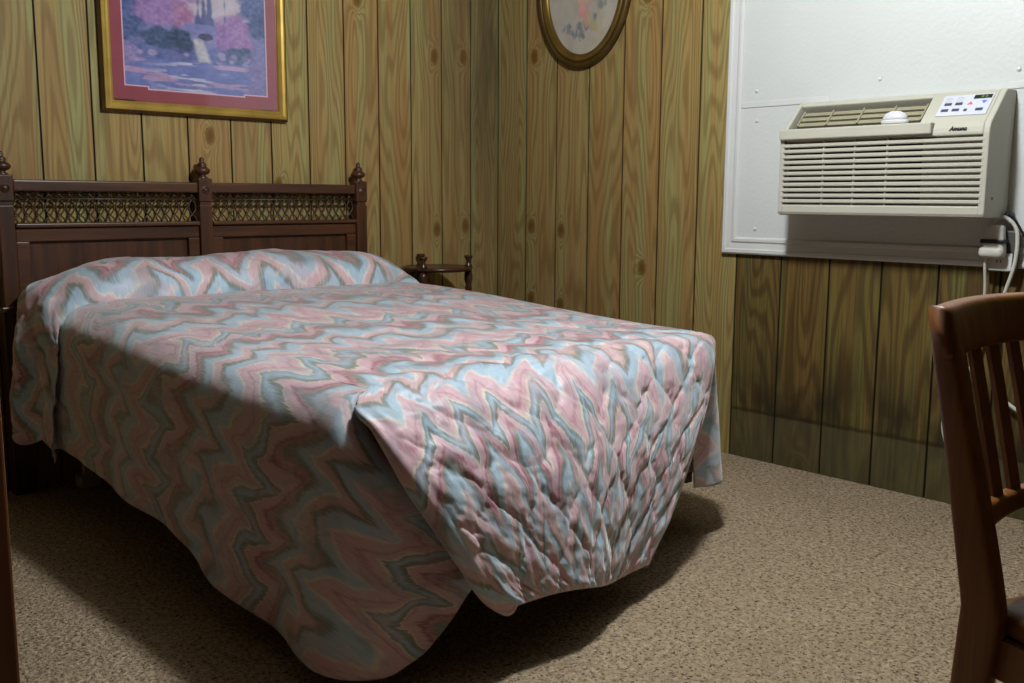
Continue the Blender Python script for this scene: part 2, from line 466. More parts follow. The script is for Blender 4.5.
obj('seam_strip', bm, M['white_trim'], w1)
for y, z in ((-1.492, 1.452), (-1.498, 1.339), (-1.509, .924), (-1.989, 1.456), (-2.448, 1.449), (-2.75, 1.452)):
    bm = bmesh.new()
    pr = [(0.0075, 0), (.0072, .002), (.005, .004), (0, .0048)]
    lathe(bm, pr, (0, 0, 0), 12)
    bmesh.ops.rotate(bm, verts=bm.verts[:], cent=(0, 0, 0), matrix=Matrix.Rotation(-PI / 2, 3, 'Y'))
    bmesh.ops.translate(bm, verts=bm.verts[:], vec=(-.0105, y, z))
    obj('rivet', bm, M['white_plastic'], w1, True)

# ------------------------------------------------------------------ bed
bed = empty('bed', (-1.55, -1.0, 0), 'dark wooden spindle headboard bed against the plank wall, under the quilted bedspread', 'bed')
PX = (-2.312, -1.594, -.872)
bm = bmesh.new()
for a, b in zip(PX, PX[1:]):                                  # frames round the two panels, under the lattice
    x0, x1 = a + .027, b - .027
    box(bm, (x0, -.068, .880), (x1, -.034, .928), .004)
    box(bm, (x0, -.068, .35), (x0 + .045, -.034, .881), .004); box(bm, (x1 - .045, -.068, .35), (x1, -.034, .881), .004)
    box(bm, (x0, -.068, .30), (x1, -.034, .36), .004)
hb = obj('headboard', bm, M['headboard'], bed)
HY0, HY1 = -.078, -.026
def post(x):
    bm = bmesh.new()
    w = .026
    cy = (HY0 + HY1) / 2
    box(bm, (x - w, cy - w, 0), (x + w, cy + w, 1.005), .004)
    box(bm, (x - w - .002, cy - w - .002, 1.018), (x + w + .002, cy + w + .002, 1.108), .005)      # carved block
    box(bm, (x - w + .004, cy - w + .004, 1.0), (x + w - .004, cy + w - .004, 1.022))
    for s in (-1, 1):                                                                     # rosette on the block
        bm2 = bmesh.new()
        lathe(bm2, [(.016, 0), (.016, .002), (.012, .004), (.010, .002), (.006, .005), (0, .006)], (0, 0, 0), 14)
        bmesh.ops.rotate(bm2, verts=bm2.verts[:], cent=(0, 0, 0), matrix=Matrix.Rotation(PI / 2, 3, 'X'))
        bmesh.ops.translate(bm2, verts=bm2.verts[:], vec=(x, cy - w - .0015, 1.063))
        me = bpy.data.meshes.new('t'); bm2.to_mesh(me); bm2.free()
        if s == 1: bm.from_mesh(me)
        bpy.data.meshes.remove(me)
    # stepped collar low on the post
    box(bm, (x - w - .012, cy - w - .010, .640), (x + w + .012, cy + w - .004, .662), .005)
    box(bm, (x - w - .006, cy - w - .005, 0), (x + w + .006, cy + w - .002, .642), .003)
    return obj('post', bm, M['headboard_v'], hb)
def finial(x):
    bm = bmesh.new()
    lathe(bm, [(.020, 0), (.022, .004), (.014, .010), (.013, .014), (.026, .020), (.031, .028), (.030, .036), (.020, .044), (.016, .048), (.019, .052), (.013, .060), (.008, .066), (.010, .072), (.007, .079), (0, .083)], (x, (HY0 + HY1) / 2, 1.106), 20)
    return obj('finial', bm, M['headboard_v'], hb, True)
for x in PX: post(x); finial(x)
for a, b in zip(PX, PX[1:]):
    x0, x1 = a + .027, b - .027
    bm = bmesh.new(); box(bm, (x0, -.072, 1.052), (x1, -.030, 1.092), .006, 3); obj('top_rail', bm, M['headboard'], hb)
    bm = bmesh.new(); box(bm, (x0, -.080, .928), (x1, -.030, .944), .005, 3); obj('middle_rail', bm, M['headboard'], hb)
    # lattice of crossing wavy spindles
    bm = bmesh.new()
    n = 19; pt = (x1 - x0) / n
    za, zb = .945, 1.052
    nodes = [0.0, .26, .74, .87, 1.0]       # crossings from bottom to top
    for k in range(n):
        xc = x0 + (k + .5) * pt
        for sg in (-1, 1):
            pts = []
            for i in range(21):
                t = .76 * i / 20
                off = math.cos(PI * t / .24 / 2) * .5 if t < .24 else math.sin(PI * (t - .24) / .52) ** .75 * .43
                pts.append((xc + sg * off * pt, -.050 + sg * .0016, za + t * (zb - za)))
            tube(bm, pts, .0030, 5)
            tube(bm, [(xc - sg * .46 * pt, -.050 + sg * .0018, za + .77 * (zb - za)), (xc + sg * .46 * pt, -.050 + sg * .0018, zb + .001)], .0030, 5)
    box(bm, (x0, -.0540, 1.0240), (x1, -.0460, 1.0300))
    obj('lattice', bm, M['lattice'], hb, True)
    bm = bmesh.new(); box(bm, (x0 + .043, -.052, .355), (x1 - .043, -.040, .884)); 
    obj('panel', bm, M['headboard_v'], hb)
bm = bmesh.new(); box(bm, (-2.205, -1.93, .40), (-.885, -.12, .605), .05, 4); obj('mattress', bm, M['ticking'], bed, True)
bm = bmesh.new(); box(bm, (-2.19, -1.92, .20), (-.90, -.12, .395), .02, 3); obj('box_spring', bm, M['ticking'], bed, True)
bm = bmesh.new()
for x in (-2.17, -.92): box(bm, (x - .015, -1.90, .165), (x + .015, -.08, .197))
for y in (-1.75, -1.0, -.2): box(bm, (-2.137, y - .015, .168), (-.935, y + .015, .194))
obj('bed_frame', bm, M['steel'], bed)
for x in (-2.115, -.95):
    for y in (-.13, -1.70):
        bm = bmesh.new()
        box(bm, (x - .035, y - .035, 0.0), (x + .035, y + .035, .042), .006)
        box(bm, (x - .014, y - .014, .04), (x + .014, y + .014, .168))
        obj('leg', bm, M['castor'], bed, label='pale plastic bed foot')

# ------------------------------------------------------------------ bedspread
class Sheet:
    def __init__(s): s.v = []; s.f = []; s.uv = []
    def grid(s, P, UV):
        """P (n, m, 3) numpy points, UV (n, m, 2)"""
        n, m, _ = P.shape
        b = len(s.v)
        s.v += [tuple(p) for p in P.reshape(-1, 3)]
        s.uv += [tuple(p) for p in UV.reshape(-1, 2)]
        idx = b + np.arange(n * m).reshape(n, m)
        q = np.stack([idx[:-1, :-1], idx[1:, :-1], idx[1:, 1:], idx[:-1, 1:]], -1).reshape(-1, 4)
        s.f += [tuple(int(i) for i in r) for r in q]
    def mesh(s, name):
        me = bpy.data.meshes.new(name)
        me.from_pydata(s.v, [], s.f)
        l = me.uv_layers.new(name='UVMap')
        li = np.zeros(len(me.loops), int); me.loops.foreach_get('vertex_index', li)
        l.data.foreach_set('uv', np.array(s.uv, float)[li].reshape(-1))
        me.update()
        return me

def normals(P):
    du = np.gradient(P, axis=0); dv = np.gradient(P, axis=1)
    N = np.cross(du, dv)
    return N / (np.linalg.norm(N, axis=-1, keepdims=True) + 1e-12)

def quilt(u, v):
    """puffed ogee quilting: height in metres, 0 on the stitch lines"""
    Pw, A, T = .100, .047, .235
    uu = u + .012 * fbm(u * 5, v * 5, 2, 3)
    k0 = np.round(uu / Pw)
    best = np.full(np.shape(u), 9.0)
    for dk in (-1, 0, 1):
        k = k0 + dk
        sg = np.where(np.mod(k, 2) < .5, 1.0, -1.0)
        ph = 2 * PI * v / T
        line = k * Pw + sg * A * np.sin(ph)
        sl = sg * A * 2 * PI / T * np.cos(ph)
        best = np.minimum(best, np.abs(uu - line) / np.sqrt(1 + sl * sl))
    h = 1 - np.exp(-(best / .016))
    pucker = np.exp(-(best / .022) ** 2) * fbm(u * 55, v * 55, 2, 5)
    return .0078 * h + .0022 * pucker + .0028 * fbm(u * 22, v * 22, 3, 8)

sheet = Sheet()
XL, XR = -2.165, -.875           # where the top begins to round over the sides
YT = -.405                       # crease below the pillows
ZT = .632
def lift(y): return .056 * sstep(-1.85, -.45, y)
def interp(keys, t):
    """smooth interpolation of keyed rows: keys [(t, vec)]"""
    ts = np.array([k[0] for k in keys]); V = np.array([k[1] for k in keys], float)
    t = np.asarray(t, float)
    # cubic hermite with finite-difference tangents
    m = np.gradient(V, ts, axis=0)
    i = np.clip(np.searchsorted(ts, t) - 1, 0, len(ts) - 2)
    h = (ts[i + 1] - ts[i]); s = (t - ts[i]) / h
    if V.ndim > 1: s = s[:, None]; h = h[:, None]
    return (2 * s**3 - 3 * s**2 + 1) * V[i] + (s**3 - 2 * s**2 + s) * h * m[i] + (-2 * s**3 + 3 * s**2) * V[i + 1] + (s**3 - s**2) * h * m[i + 1]

# --- top and foot flap: one continuous grid
NU = 250
nt_top, nt_flap = 150, 150
Lk = [(0, (XL, -1.84, ZT)), (.10, (XL - .006, -1.95, ZT - .002)), (.17, (-2.222, -2.012, .614)), (.30, (-2.216, -2.082, .576)), (.42, (-2.188, -2.135, .515)), (.56, (-2.150, -2.172, .440)), (.78, (-2.062, -2.203, .292)), (.93, (-1.992, -2.213, .190)), (1, (-1.950, -2.217, .160))]
Rk = [(0, (XR, -1.78, ZT)), (.10, (XR + .002, -1.86, ZT - .002)), (.17, (-.856, -1.915, .622)), (.28, (-.885, -1.952, .580)), (.45, (-.958, -1.985, .462)), (.60, (-1.085, -2.035, .360)), (.80, (-1.245, -2.082, .212)), (1, (-1.396, -2.112, .085))]
a = np.linspace(0, 1, NU)[:, None]                       # across
tt = np.linspace(0, 1, nt_flap)
Lp = interp(Lk, tt); Rp = interp(Rk, tt)
F = Lp[None] * (1 - a[..., None]) + Rp[None] * a[..., None]          # (NU, nt, 3)
T2 = np.broadcast_to(tt[None], (NU, nt_flap)); A2 = np.broadcast_to(a, (NU, nt_flap))
mid = np.sin(PI * A2)
F[..., 1] += -.035 * mid * sstep(.12, .6, T2) + .012 * np.sin(2 * PI * (A2 * 1.6 + .1)) * sstep(.25, .9, T2)
F[..., 2] += .016 * np.sin(2 * PI * A2 * 1.0) * mid * sstep(.6, 1, T2) + .004 * mid * sstep(.05, .2, T2)
# top rows
ys = np.linspace(0, 1, nt_top)
Y0a = YT + .09; Yend = F[:, 0, 1][:, None]
TY = Y0a + (Yend - Y0a) * ys[None]
TX = (XL + (XR - XL) * a) + 0 * TY
wob = .006 * fbm(TX * 3, TY * 3, 2, 1) + .0035 * fbm(TX * 9, TY * 9, 2, 2)
eg = sstep(0, .07, a) * sstep(0, .07, 1 - a)
TZ = ZT + wob * eg + .010 * np.sin(PI * np.clip((TX - XL) / (XR - XL), 0, 1))
fade = sstep(1.0, .85, ys)[None]
TZ = ZT + (TZ - ZT) * np.maximum(fade, 0) + lift(TY)
TOP = np.stack([TX, TY, TZ], -1)
P = np.concatenate([TOP[:, :-1], F], 1)
# fabric coordinates: u across, v along the cloth
d = np.linalg.norm(np.diff(P, axis=1), axis=-1)
vlen = np.concatenate([np.zeros((NU, 1)), np.cumsum(d, 1)], 1)
vmean = vlen.mean(0, keepdims=True)
V = vlen * .35 + vmean * .65
U = (a * (XR - XL)) + 0 * V
V = V + .32
N = -normals(P)
onflap = sstep(nt_top - 45, nt_top + 25, np.arange(P.shape[1]))[None]
q = quilt(U, V)
q = q * sstep(0, .025, a) * sstep(0, .025, 1 - a) * sstep(0, 5, np.arange(P.shape[1])[::-1])[None]
P = P + N * (q * (.32 + .75 * onflap))[..., None]
edge_fade = np.minimum(sstep(0, .02, a), 1)
sheet.grid(P, np.stack([U, V], -1))
# --- rolled-under edge of the flap, left and right
def roll(edge, uvE, side, n=16, amt=None, inward=None, vshift=0):
    m = edge.shape[0]
    t = np.linspace(0, 1, m)
    tang = np.gradient(edge, axis=0); tang /= np.linalg.norm(tang, axis=-1, keepdims=True)
    inn = np.array(inward, float)[None]; inn = inn - tang * (inn * tang).sum(-1, keepdims=True); inn /= np.linalg.norm(inn, axis=-1, keepdims=True)
    back = np.cross(tang, inn); 
    s = np.sign((back * np.array([[0.2 * 0, 1, 0.15]])).sum(-1, keepdims=True)); back = back * s
    rows = []; uvs = []
    r = (.004 + .020 * amt)[:, None]
    L = (.004 + .075 * amt)[:, None]
    for i in range(n + 1):
        f = i / n
        if f < .55:
            th = f / .55 * PI
            p = edge - inn * r * np.sin(th) * .9 + back * r * (1 - np.cos(th))
            arc = r * th
        else:
            g = (f - .55) / .45
            p = edge + back * (2 * r + .01 * g) + inn * L * g
            arc = r * PI + L * g
        rows.append(p); uvs.append(np.stack([uvE[:, 0] + side * arc[:, 0], uvE[:, 1]], -1))
    sheet.grid(np.stack(rows, 0), np.stack(uvs, 0))
j0 = nt_top + int(nt_flap * .17)
m = P.shape[1] - j0
amt = sstep(0, .45, np.linspace(0, 1, m))
UV2 = np.stack([U, V], -1)
roll(P[0, j0:], UV2[0, j0:], -1, 16, amt, (1, .1, 0))
roll(P[-1, j0:], UV2[-1, j0:], 1, 16, amt * .7, (-1, -.1, 0))

# --- side drops
def side(xs, sgn, path, zb_keys, s_end, ztop, NS, NW, rr=.075, flare=.03, seed=0):
    """path(s) -> (x, y, nx, ny); s runs from the head along the side and round the foot corner"""
    S = YT - (TY[0] if sgn < 0 else TY[-1])
    S = np.concatenate([np.linspace(-.16, S[0], 12)[:-1], S, np.linspace(S[-1], s_end, NS // 2)[1:]])
    NS = len(S)
    C = np.array([path(s) for s in S])
    zb = np.interp(S, [k[0] for k in zb_keys], [k[1] for k in zb_keys])
    ker = np.ones(9) / 9
    zb = np.convolve(np.pad(zb, 4, mode='edge'), ker, 'valid')
    zt = np.array([ztop(s) for s in S]) + lift(C[:, 1])
    na = 20
    rows = []; us = []
    for i in range(NW):
        if i < na:
            th = i / (na - 1) * PI / 2
            off = -rr * (1 - np.sin(th)); z = zt - rr * (1 - np.cos(th)); un = rr * th + 0 * S
            dep = 0 * S
        else:
            f = (i - na + 1) / (NW - na)
            zz0 = zt - rr
            z = zz0 + (zb - zz0) * f
            un = rr * PI / 2 + (zz0 - z)
            dep = (zz0 - z)
            off = 0 * S
        wv = np.sin(S * 2 * PI / .52 + 1.1 + seed) * .6 + np.sin(S * 2 * PI / .31 + 2.0 + seed) * .4
        off = off + flare * (dep / .5) + .016 * wv * np.clip(dep / .5, 0, 1) ** 1.3
        rows.append(np.stack([C[:, 0] + C[:, 2] * off, C[:, 1] + C[:, 3] * off, z], -1)); us.append(un)
    Pp = np.stack(rows, 1)                       # (NS, NW, 3)
    Uu = np.stack(us, 1); Vv = np.broadcast_to(S[:, None], Uu.shape)
    uvu = np.where(sgn < 0, -Uu, (XR - XL) + Uu)
    uvv = Vv + .41
    Nn = normals(Pp)
    out = np.stack([C[:, 2], C[:, 3], 0 * C[:, 2] + .3], -1)[:, None]
    Nn *= np.sign((Nn * out).sum(-1, keepdims=True))
    Pp = Pp + Nn * (quilt(uvu, uvv) * .14 * sstep(.01, .08, Uu))[..., None]
    sheet.grid(Pp, np.stack([uvu, uvv], -1))
rcor = .10
def path_left(s):
    y = YT - s; x = XL - .115
    ys_ = -1.975
    s1 = YT - ys_
    if s <= s1: return (x, y, -1, 0)
    th = (s - s1) / rcor
    if th <= PI / 2:
        return (x + rcor * (1 - math.cos(th)), ys_ - rcor * math.sin(th), -math.cos(th), -math.sin(th))
    e = s - s1 - rcor * PI / 2
    return (x + rcor + e, ys_ - rcor, 0, -1)
s1 = YT + 1.975
zb_left = [(0, .22), (.03, .238), (.55, .190), (.80, .168), (.98, .152), (1.03, .125), (1.07, .094), (1.20, .090), (1.32, .074), (1.48, .060), (s1 + .06, .046), (s1 + .13, .042), (s1 + .22, .062), (s1 + .30, .112), (s1 + .36, .165), (s1 + .55, .26)]
def zt_left(s): return ZT - .10 * float(sstep(s1 + .00, s1 + .18, s)) - .10 * float(sstep(s1 + .16, s1 + .45, s))
side(XL, -1, path_left, zb_left, s1 + .50, zt_left, 330, 100, .115, .03)
def path_right(s):
    y = YT - s; x = XR + .065
    ys_ = -1.865
    s1r = YT - ys_
    if s <= s1r: return (x, y, 1, 0)
    th = (s - s1r) / .08
    if th <= PI / 2: return (x - .08 * (1 - math.cos(th)), ys_ - .08 * math.sin(th), math.cos(th), -math.sin(th))
    e = s - s1r - .08 * PI / 2
    return (x - .08 - e, ys_ - .08, 0, -1)
s1r = YT + 1.865
side(XR, 1, path_right, [(0, .2), (1.2, .17), (s1r, .14), (s1r + .06, .16), (s1r + .15, .165), (s1r + .3, .19)], s1r + .22, lambda s: ZT - .10 * float(sstep(s1r - .02, s1r + .12, s)), 200, 60, .065, .042, 1.7)

# --- fold over the pillows at the head
NJ, NK = 64, 330
jj = np.linspace(0, 1, NJ)                      # back (headboard) to front crease
XA, XB = -2.262, -.800
ks = np.linspace(0, 1, NK)
DL, DR = .50, .20                               # drape lengths, left and right
tot = DL + (XB - XA) + DR
rows = []; uvs = []
for k in ks:
    s = k * tot
    xq = s - DL                                # signed arc position across
    v = jj
    ang = PI * (1 - v)                          # PI (back) .. 0 (front)
    yc, hw = -.258, .162
    yy = yc + hw * -np.cos(PI - ang) * 1.0 if False else yc - hw * np.cos(ang)
    hump = np.sqrt(np.clip(1 - ((yy - yc) / hw) ** 2, 0, 1)) ** .85
    if xq < 0:                                  # left drape
        dpt = -xq
        fr = dpt / DL
        fold = .032 * np.sin(v * PI * 3.1 + .5) * min(1, fr * 2.2) + .010 * np.sin(v * 13 + 1)
        x = XA - .030 * (1 - math.exp(-dpt / .04)) - .045 * fr + fold * min(1, fr * 3)
        x = x - .012 + .030 * sstep(.78, 1, v) * min(1, fr * 3)
        yb = -.100 + (-.475 + .100) * v
        y = yy * (1 - min(1, fr * 3)) + (yb + .02 * math.sin(fr * 3)) * min(1, fr * 3)
        ztop = .690 + .060 * hump - .060 * sstep(.35, 1, v)
        zbot = .305 - .105 * v + .03 * np.sin(v * 9 + .6)
        f2 = fr
        z = ztop * (1 - f2) + zbot * f2
        x = x + 0 * z; y = y + 0 * z
    elif xq <= (XB - XA):
        e = xq / (XB - XA)
        x = XA + xq + 0 * v
        Hl = 1 - (1 - min(1, xq / .36)) ** 2.2
        xr = (XB - XA) - xq
        Hr = 1 - (1 - min(1, xr / .30)) ** 2.0
        H = .056 + .078 * min(Hl, 1) if xr > .3 else .010 + .124 * Hr
        H += .008 * math.sin(e * 14) * min(Hl, Hr)
        y = yy + .006 * np.sin(e * 19 + v * 2)
        z = .690 * 1 + (H) * hump - .018 * sstep(.80, 1, v) + 0 * x
        if xq < .16: z = z - .060 * (1 - xq / .16) * sstep(.35, 1, v)
        if xr < .12: z = z - .02 * (1 - xr / .12)
    else:
        dpt = xq - (XB - XA); fr = dpt / DR
        x = XB + .02 * math.sin(fr * PI / 2) + 0 * v
        y = yy; z = .660 - .15 * fr + (.010 * hump) * (1 - fr)
    rows.append(np.stack([x + 0 * v, y + 0 * v, z + 0 * v], -1))
    uvs.append(np.stack([xq + 0 * v + .03, -.02 + v * .43 + .02 * np.sin(v * 3)], -1))
H = np.stack(rows, 0); UVH = np.stack(uvs, 0)
# soften across
for _ in range(6):
    H[1:-1] = .25 * H[:-2] + .5 * H[1:-1] + .25 * H[2:]
Nn = normals(H); 
ctr = np.array([[[-1.55, -.25, .3]]]); Nn *= np.sign((Nn * (H - ctr)).sum(-1, keepdims=True))
drape = sstep(DL + .1, DL - .1, ks * tot)[:, None]
H = H + Nn * (quilt(UVH[..., 0], UVH[..., 1]) * (.35 + .6 * drape) + .004 * fbm(UVH[..., 0] * 8, UVH[..., 1] * 8, 2, 4) * (1 - .3 * drape))[..., None]
H[..., 1] = np.minimum(H[..., 1], -.088)
UVH[..., 0] *= .62; UVH[..., 1] = UVH[..., 1] * 1.25 + 3.1
sheet.grid(H, UVH)
me = sheet.mesh('bedspread')
bm = bmesh.new(); bm.from_mesh(me); bmesh.ops.remove_doubles(bm, verts=bm.verts[:], dist=.0006); bmesh.ops.recalc_face_normals(bm, faces=bm.faces[:]); bm.to_mesh(me); bm.free()
bs = link('bedspread', me, M['spread'], None, True)
tag(bs, 'quilted pink, blue and grey zigzag bedspread covering the bed', 'bedspread')
so = bs.modifiers.new('thickness', 'SOLIDIFY'); so.thickness = .004; so.offset = 0

# ------------------------------------------------------------------ tier table in the corner
TC = Vector((-.530, -.172, 0)); TZT = .728
tt_ = empty('side_table', TC, 'dark round tiered side table with turned posts in the corner beside the bed', 'table')
fw = Vector((.684, .729, 0)); rt = Vector((.729, -.684, 0))
bm = bmesh.new()
lathe(bm, [(.150, 0), (.158, .003), (.163, .009), (.162, .015), (.156, .019), (.150, .018), (0, .018)], (TC.x, TC.y, TZT - .018), 48)
obj('table_top', bm, M['table'], tt_, True)
bm = bmesh.new()
lathe(bm, [(.150, 0), (.160, .004), (.162, .010), (.156, .017), (0, .017)], (TC.x, TC.y, .34), 48)
obj('lower_shelf', bm, M['table'], tt_, True)
turn = [(.013, 0), (.014, .02), (.010, .05), (.016, .08), (.017, .12), (.012, .20), (.015, .30), (.019, .34), (.019, .36), (.012, .38), (.010, .41), (.016, .45), (.018, .50), (.014, .56), (.010, .60), (.017, .625), (.013, .645), (.019, .665), (.019, .69), (.014, TZT - .018)]
for lat, dep in ((.142, .02), (-.085, .112), (-.052, -.130)):
    c = TC + rt * lat + fw * dep
    bm = bmesh.new(); lathe(bm, turn, (c.x, c.y, 0), 16); obj('leg', bm, M['table'], tt_, True)
    bm = bmesh.new(); lathe(bm, [(.018, 0), (.019, .004), (.011, .012), (.012, .022), (.010, .030), (.018, .040), (.020, .047), (.017, .051), (.010, .049), (0, .050)], (c.x, c.y, TZT), 16)
    obj('finial', bm, M['table'], tt_, True)

# ------------------------------------------------------------------ framed landscape print on the back wall
PL, PR, PB, PT = -1.943, -1.198, 1.350, 1.94
fr_ = empty('picture', ((PL + PR) / 2, -.012, (PB + PT) / 2), 'gilt framed landscape print with mauve mat hanging above the headboard', 'picture')
def ring(bm, rects):
    """rects: list of (inset, y) loops, bridged"""
    rows = []
    for ins, y in rects:
        rows.append([bm.verts.new(p) for p in ((PL + ins, y, PB + ins), (PR - ins, y, PB + ins), (PR - ins, y, PT - ins), (PL + ins, y, PT - ins))])
    n = len(rows)
    for i in range(n):
        A, B = rows[i], rows[(i + 1) % n]
        for k in range(4): bm.faces.new((A[k], A[(k + 1) % 4], B[(k + 1) % 4], B[k]))
bm = bmesh.new(); ring(bm, [(0, -.004), (0, -.020), (.004, -.028), (.012, -.031), (.020, -.027), (.026, -.029), (.034, -.022), (.036, -.014), (.036, -.004)]); obj('frame', bm, M['gold'], fr_)
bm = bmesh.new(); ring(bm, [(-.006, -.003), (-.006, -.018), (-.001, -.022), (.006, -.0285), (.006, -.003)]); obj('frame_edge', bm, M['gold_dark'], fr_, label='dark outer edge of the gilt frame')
# mat with stepped lower corners
def stepped(ins, st):
    l, r, b, t = PL + ins, PR - ins, PB + ins, PT - ins
    e = st
    return [(l, b + .010), (l + .088 + e, b + .010), (l + .088 + e, b), (r - .100 - e, b), (r - .100 - e, b + .008), (r, b + .008), (r, t), (l, t)]
def mat_mesh(outer, inner, y, y2):
    bm = bmesh.new()
    O = [bm.verts.new((x, y, z)) for x, z in outer]; I = [bm.verts.new((x, y, z)) for x, z in inner]
    J = [bm.verts.new((x, y2, z)) for x, z in inner]
    n = len(O)
    for k in range(n):
        bm.faces.new((O[k], O[(k + 1) % n], I[(k + 1) % n], I[k])); bm.faces.new((I[k], I[(k + 1) % n], J[(k + 1) % n], J[k]))
    return bm
so_ = stepped(.030, 0); s_i = stepped(.080, 0); s_j = stepped(.085, 0)
obj('mat', mat_mesh(so_, s_i, -.0130, -.0115), M['mat'], fr_)
obj('mat_bevel', mat_mesh(s_i, s_j, -.0122, -.0105), M['mat_edge'], fr_, label='thin pale inner edge of the mat')
def vcol_mat(name, rough=.7):
    t = NT(name)
    at = t.n('ShaderNodeVertexColor', layer_name='Col')
    t.col(at.outputs[0]); t.set(rough, .25)
    return t.m
def paint_grid(name, X, Z, RGB, place, mat, parent, mask=None):
    n, m = X.shape
    vs = [place(X[i, j], Z[i, j]) for i in range(n) for j in range(m)]
    fs = [(i * m + j, (i + 1) * m + j, (i + 1) * m + j + 1, i * m + j + 1) for i in range(n - 1) for j in range(m - 1) if mask is None or (mask[i, j] and mask[i + 1, j] and mask[i, j + 1] and mask[i + 1, j + 1])]
    me = bpy.data.meshes.new(name); me.from_pydata(vs, [], fs)
    ca = me.color_attributes.new('Col', 'FLOAT_COLOR', 'POINT')
    f = np.clip(RGB.reshape(-1, 3), 0, 255) / 255
    f = np.where(f <= .04045, f / 12.92, ((f + .055) / 1.055) ** 2.4)
    ca.data.foreach_set('color', np.concatenate([f, np.ones((len(f), 1))], 1).reshape(-1))
    return link(name, me, mat, parent)
def landscape(x, y):
    """generic romantic river valley; x 0..1 left-right, y 0..1 bottom-top"""
    n1 = fbm(x * 6, y * 6, 4, 1); n2 = fbm(x * 18, y * 18, 3, 2); n3 = fbm(x * 45, y * 45, 2, 3)
    C = np.zeros(x.shape + (3,))
    def lay(mask, c, jit=10):
        m = np.clip(mask, 0, 1)[..., None]
        cc = np.array(c, float)[None, None] + (n3 * jit)[..., None]
        C[...] = C * (1 - m) + cc * m
    lay(np.ones_like(x), (214, 196, 200), 4)                                   # sky
    lay(sstep(.85, 1.0, y), (188, 180, 206), 4)
    lay(sstep(.02, -.02, y - (.74 + .07 * np.sin(x * 7 + 1) + .02 * n1)), (190, 158, 190), 6)     # far hills
    lay(sstep(.01, -.02, y - (.62 + .05 * np.sin(x * 9) + .03 * n1)), (132, 130, 182), 12)
    # conifers
    for cx, h, w in ((.55, .22, .030), (.59, .26, .030), (.51, .16, .025), (.70, .12, .018)):
        lay(sstep(.012, -.006, np.abs(x - cx) - w * np.clip((.60 + h - y) / h, 0, 1) + .006 * n2) * sstep(.56, .60, y) , (78, 92, 140), 8)
    # blossoming trees
    def blob(cx, cy, rx, ry, c, soft=.25, j=18):
        d_ = np.sqrt(((x - cx) / rx) ** 2 + ((y - cy) / ry) ** 2) + .22 * n2 + .12 * n1
        lay(sstep(1.0 + soft, 1.0 - soft, d_), c, j)
    blob(.08, .80, .16, .26, (86, 104, 150)); blob(.05, .62, .12, .2, (74, 92, 140))
    blob(.30, .80, .18, .20, (172, 132, 180)); blob(.25, .66, .16, .12, (164, 124, 178)); blob(.40, .68, .07, .10, (186, 128, 164))
    blob(.97, .80, .13, .34, (62, 84, 130)); blob(.90, .92, .10, .16, (80, 100, 150))
    # bridge
    lay(sstep(.012, -.004, np.abs(y - (.575 - .10 * (x - .55) ** 2)) - .030) * sstep(.40, .43, x) * sstep(.72, .68, x), (128, 134, 190), 8)
    lay(sstep(.55, .42, np.abs(((x - .56) / .075) ** 2 + ((y - .505) / .045) ** 2)), (60, 60, 96), 6)
    blob(.76, .56, .12, .13, (170, 122, 180)); blob(.70, .50, .08, .09, (160, 116, 178)); blob(.83, .47, .09, .08, (168, 120, 176))
    # banks and bushes
    lay(sstep(.02, -.03, y - (.46 - .10 * np.abs(x - .5) + .05 * n1)), (98, 112, 168), 16)
    blob(.27, .46, .16, .09, (62, 84, 118)); blob(.40, .44, .08, .08, (52, 74, 104)); blob(.86, .36, .14, .08, (74, 92, 128))
    for k in range(26):
        rx = random.uniform(.015, .035); cx = random.choice([random.uniform(.0, .48), random.uniform(.62, 1)]); cy = random.uniform(.29, .36)
        blob(cx, cy, rx, rx * .9, random.choice([(150, 146, 192), (176, 162, 198), (112, 116, 166)]), .3, 8)
    # stream falling to a pool
    lay(sstep(.035, .0, np.abs(x - (.50 + .12 * (.48 - y) * 2)) - .018 - .05 * (.48 - y)) * sstep(.26, .30, y) * sstep(.50, .46, y), (214, 206, 206), 14)
    pool = sstep(.275, .255, y + .02 * n1)
    lay(pool, (112, 124, 186), 8)
    lay(pool * sstep(.1, .4, fbm(x * 4, y * 26, 2, 7)) * sstep(.02, .10, y), (196, 158, 190), 8)
    lay(pool * sstep(.15, .5, fbm(x * 6 + 4, y * 40, 2, 9)) * np.exp(-((x - .45) / .25) ** 2), (212, 212, 226), 6)
    blob(.95, .20, .09, .26, (134, 128, 178), .2, 14); blob(.02, .30, .08, .08, (160, 140, 186))
    C += (n2 * 7)[..., None]
    return C
gx, gz = np.meshgrid(np.linspace(0, 1, 190), np.linspace(0, 1, 150), indexing='ij')
LX0, LX1, LZ0, LZ1 = PL + .080, PR - .080, PB + .079, PT - .079
paint_grid('print', LX0 + gx * (LX1 - LX0), LZ0 + gz * (LZ1 - LZ0), (landscape(gx, gz) * .74 + np.array((112, 116, 168.)) * .20), lambda x, z: (x, -.0100, z), vcol_mat('print_ink'), fr_)
def m_glass():
    t = NT('picture_glass')
    t.t.nodes.remove(t.b)
    tr = t.n('ShaderNodeBsdfTransparent'); gl = t.n('ShaderNodeBsdfGlossy'); gl.inputs['Roughness'].default_value = .06
    lw = t.n('ShaderNodeLayerWeight')
    fr = t.math('ADD', .04, t.math('MULTIPLY', t.math('POWER', lw.outputs['Facing'], 5.0), .9))
    mx = t.n('ShaderNodeMixShader'); t.l(fr, mx.inputs[0]); t.l(tr.outputs[0], mx.inputs[1]); t.l(gl.outputs[0], mx.inputs[2])
    t.l(mx.outputs[0], t.out.inputs[0])
    return t.m
M['glass'] = m_glass()
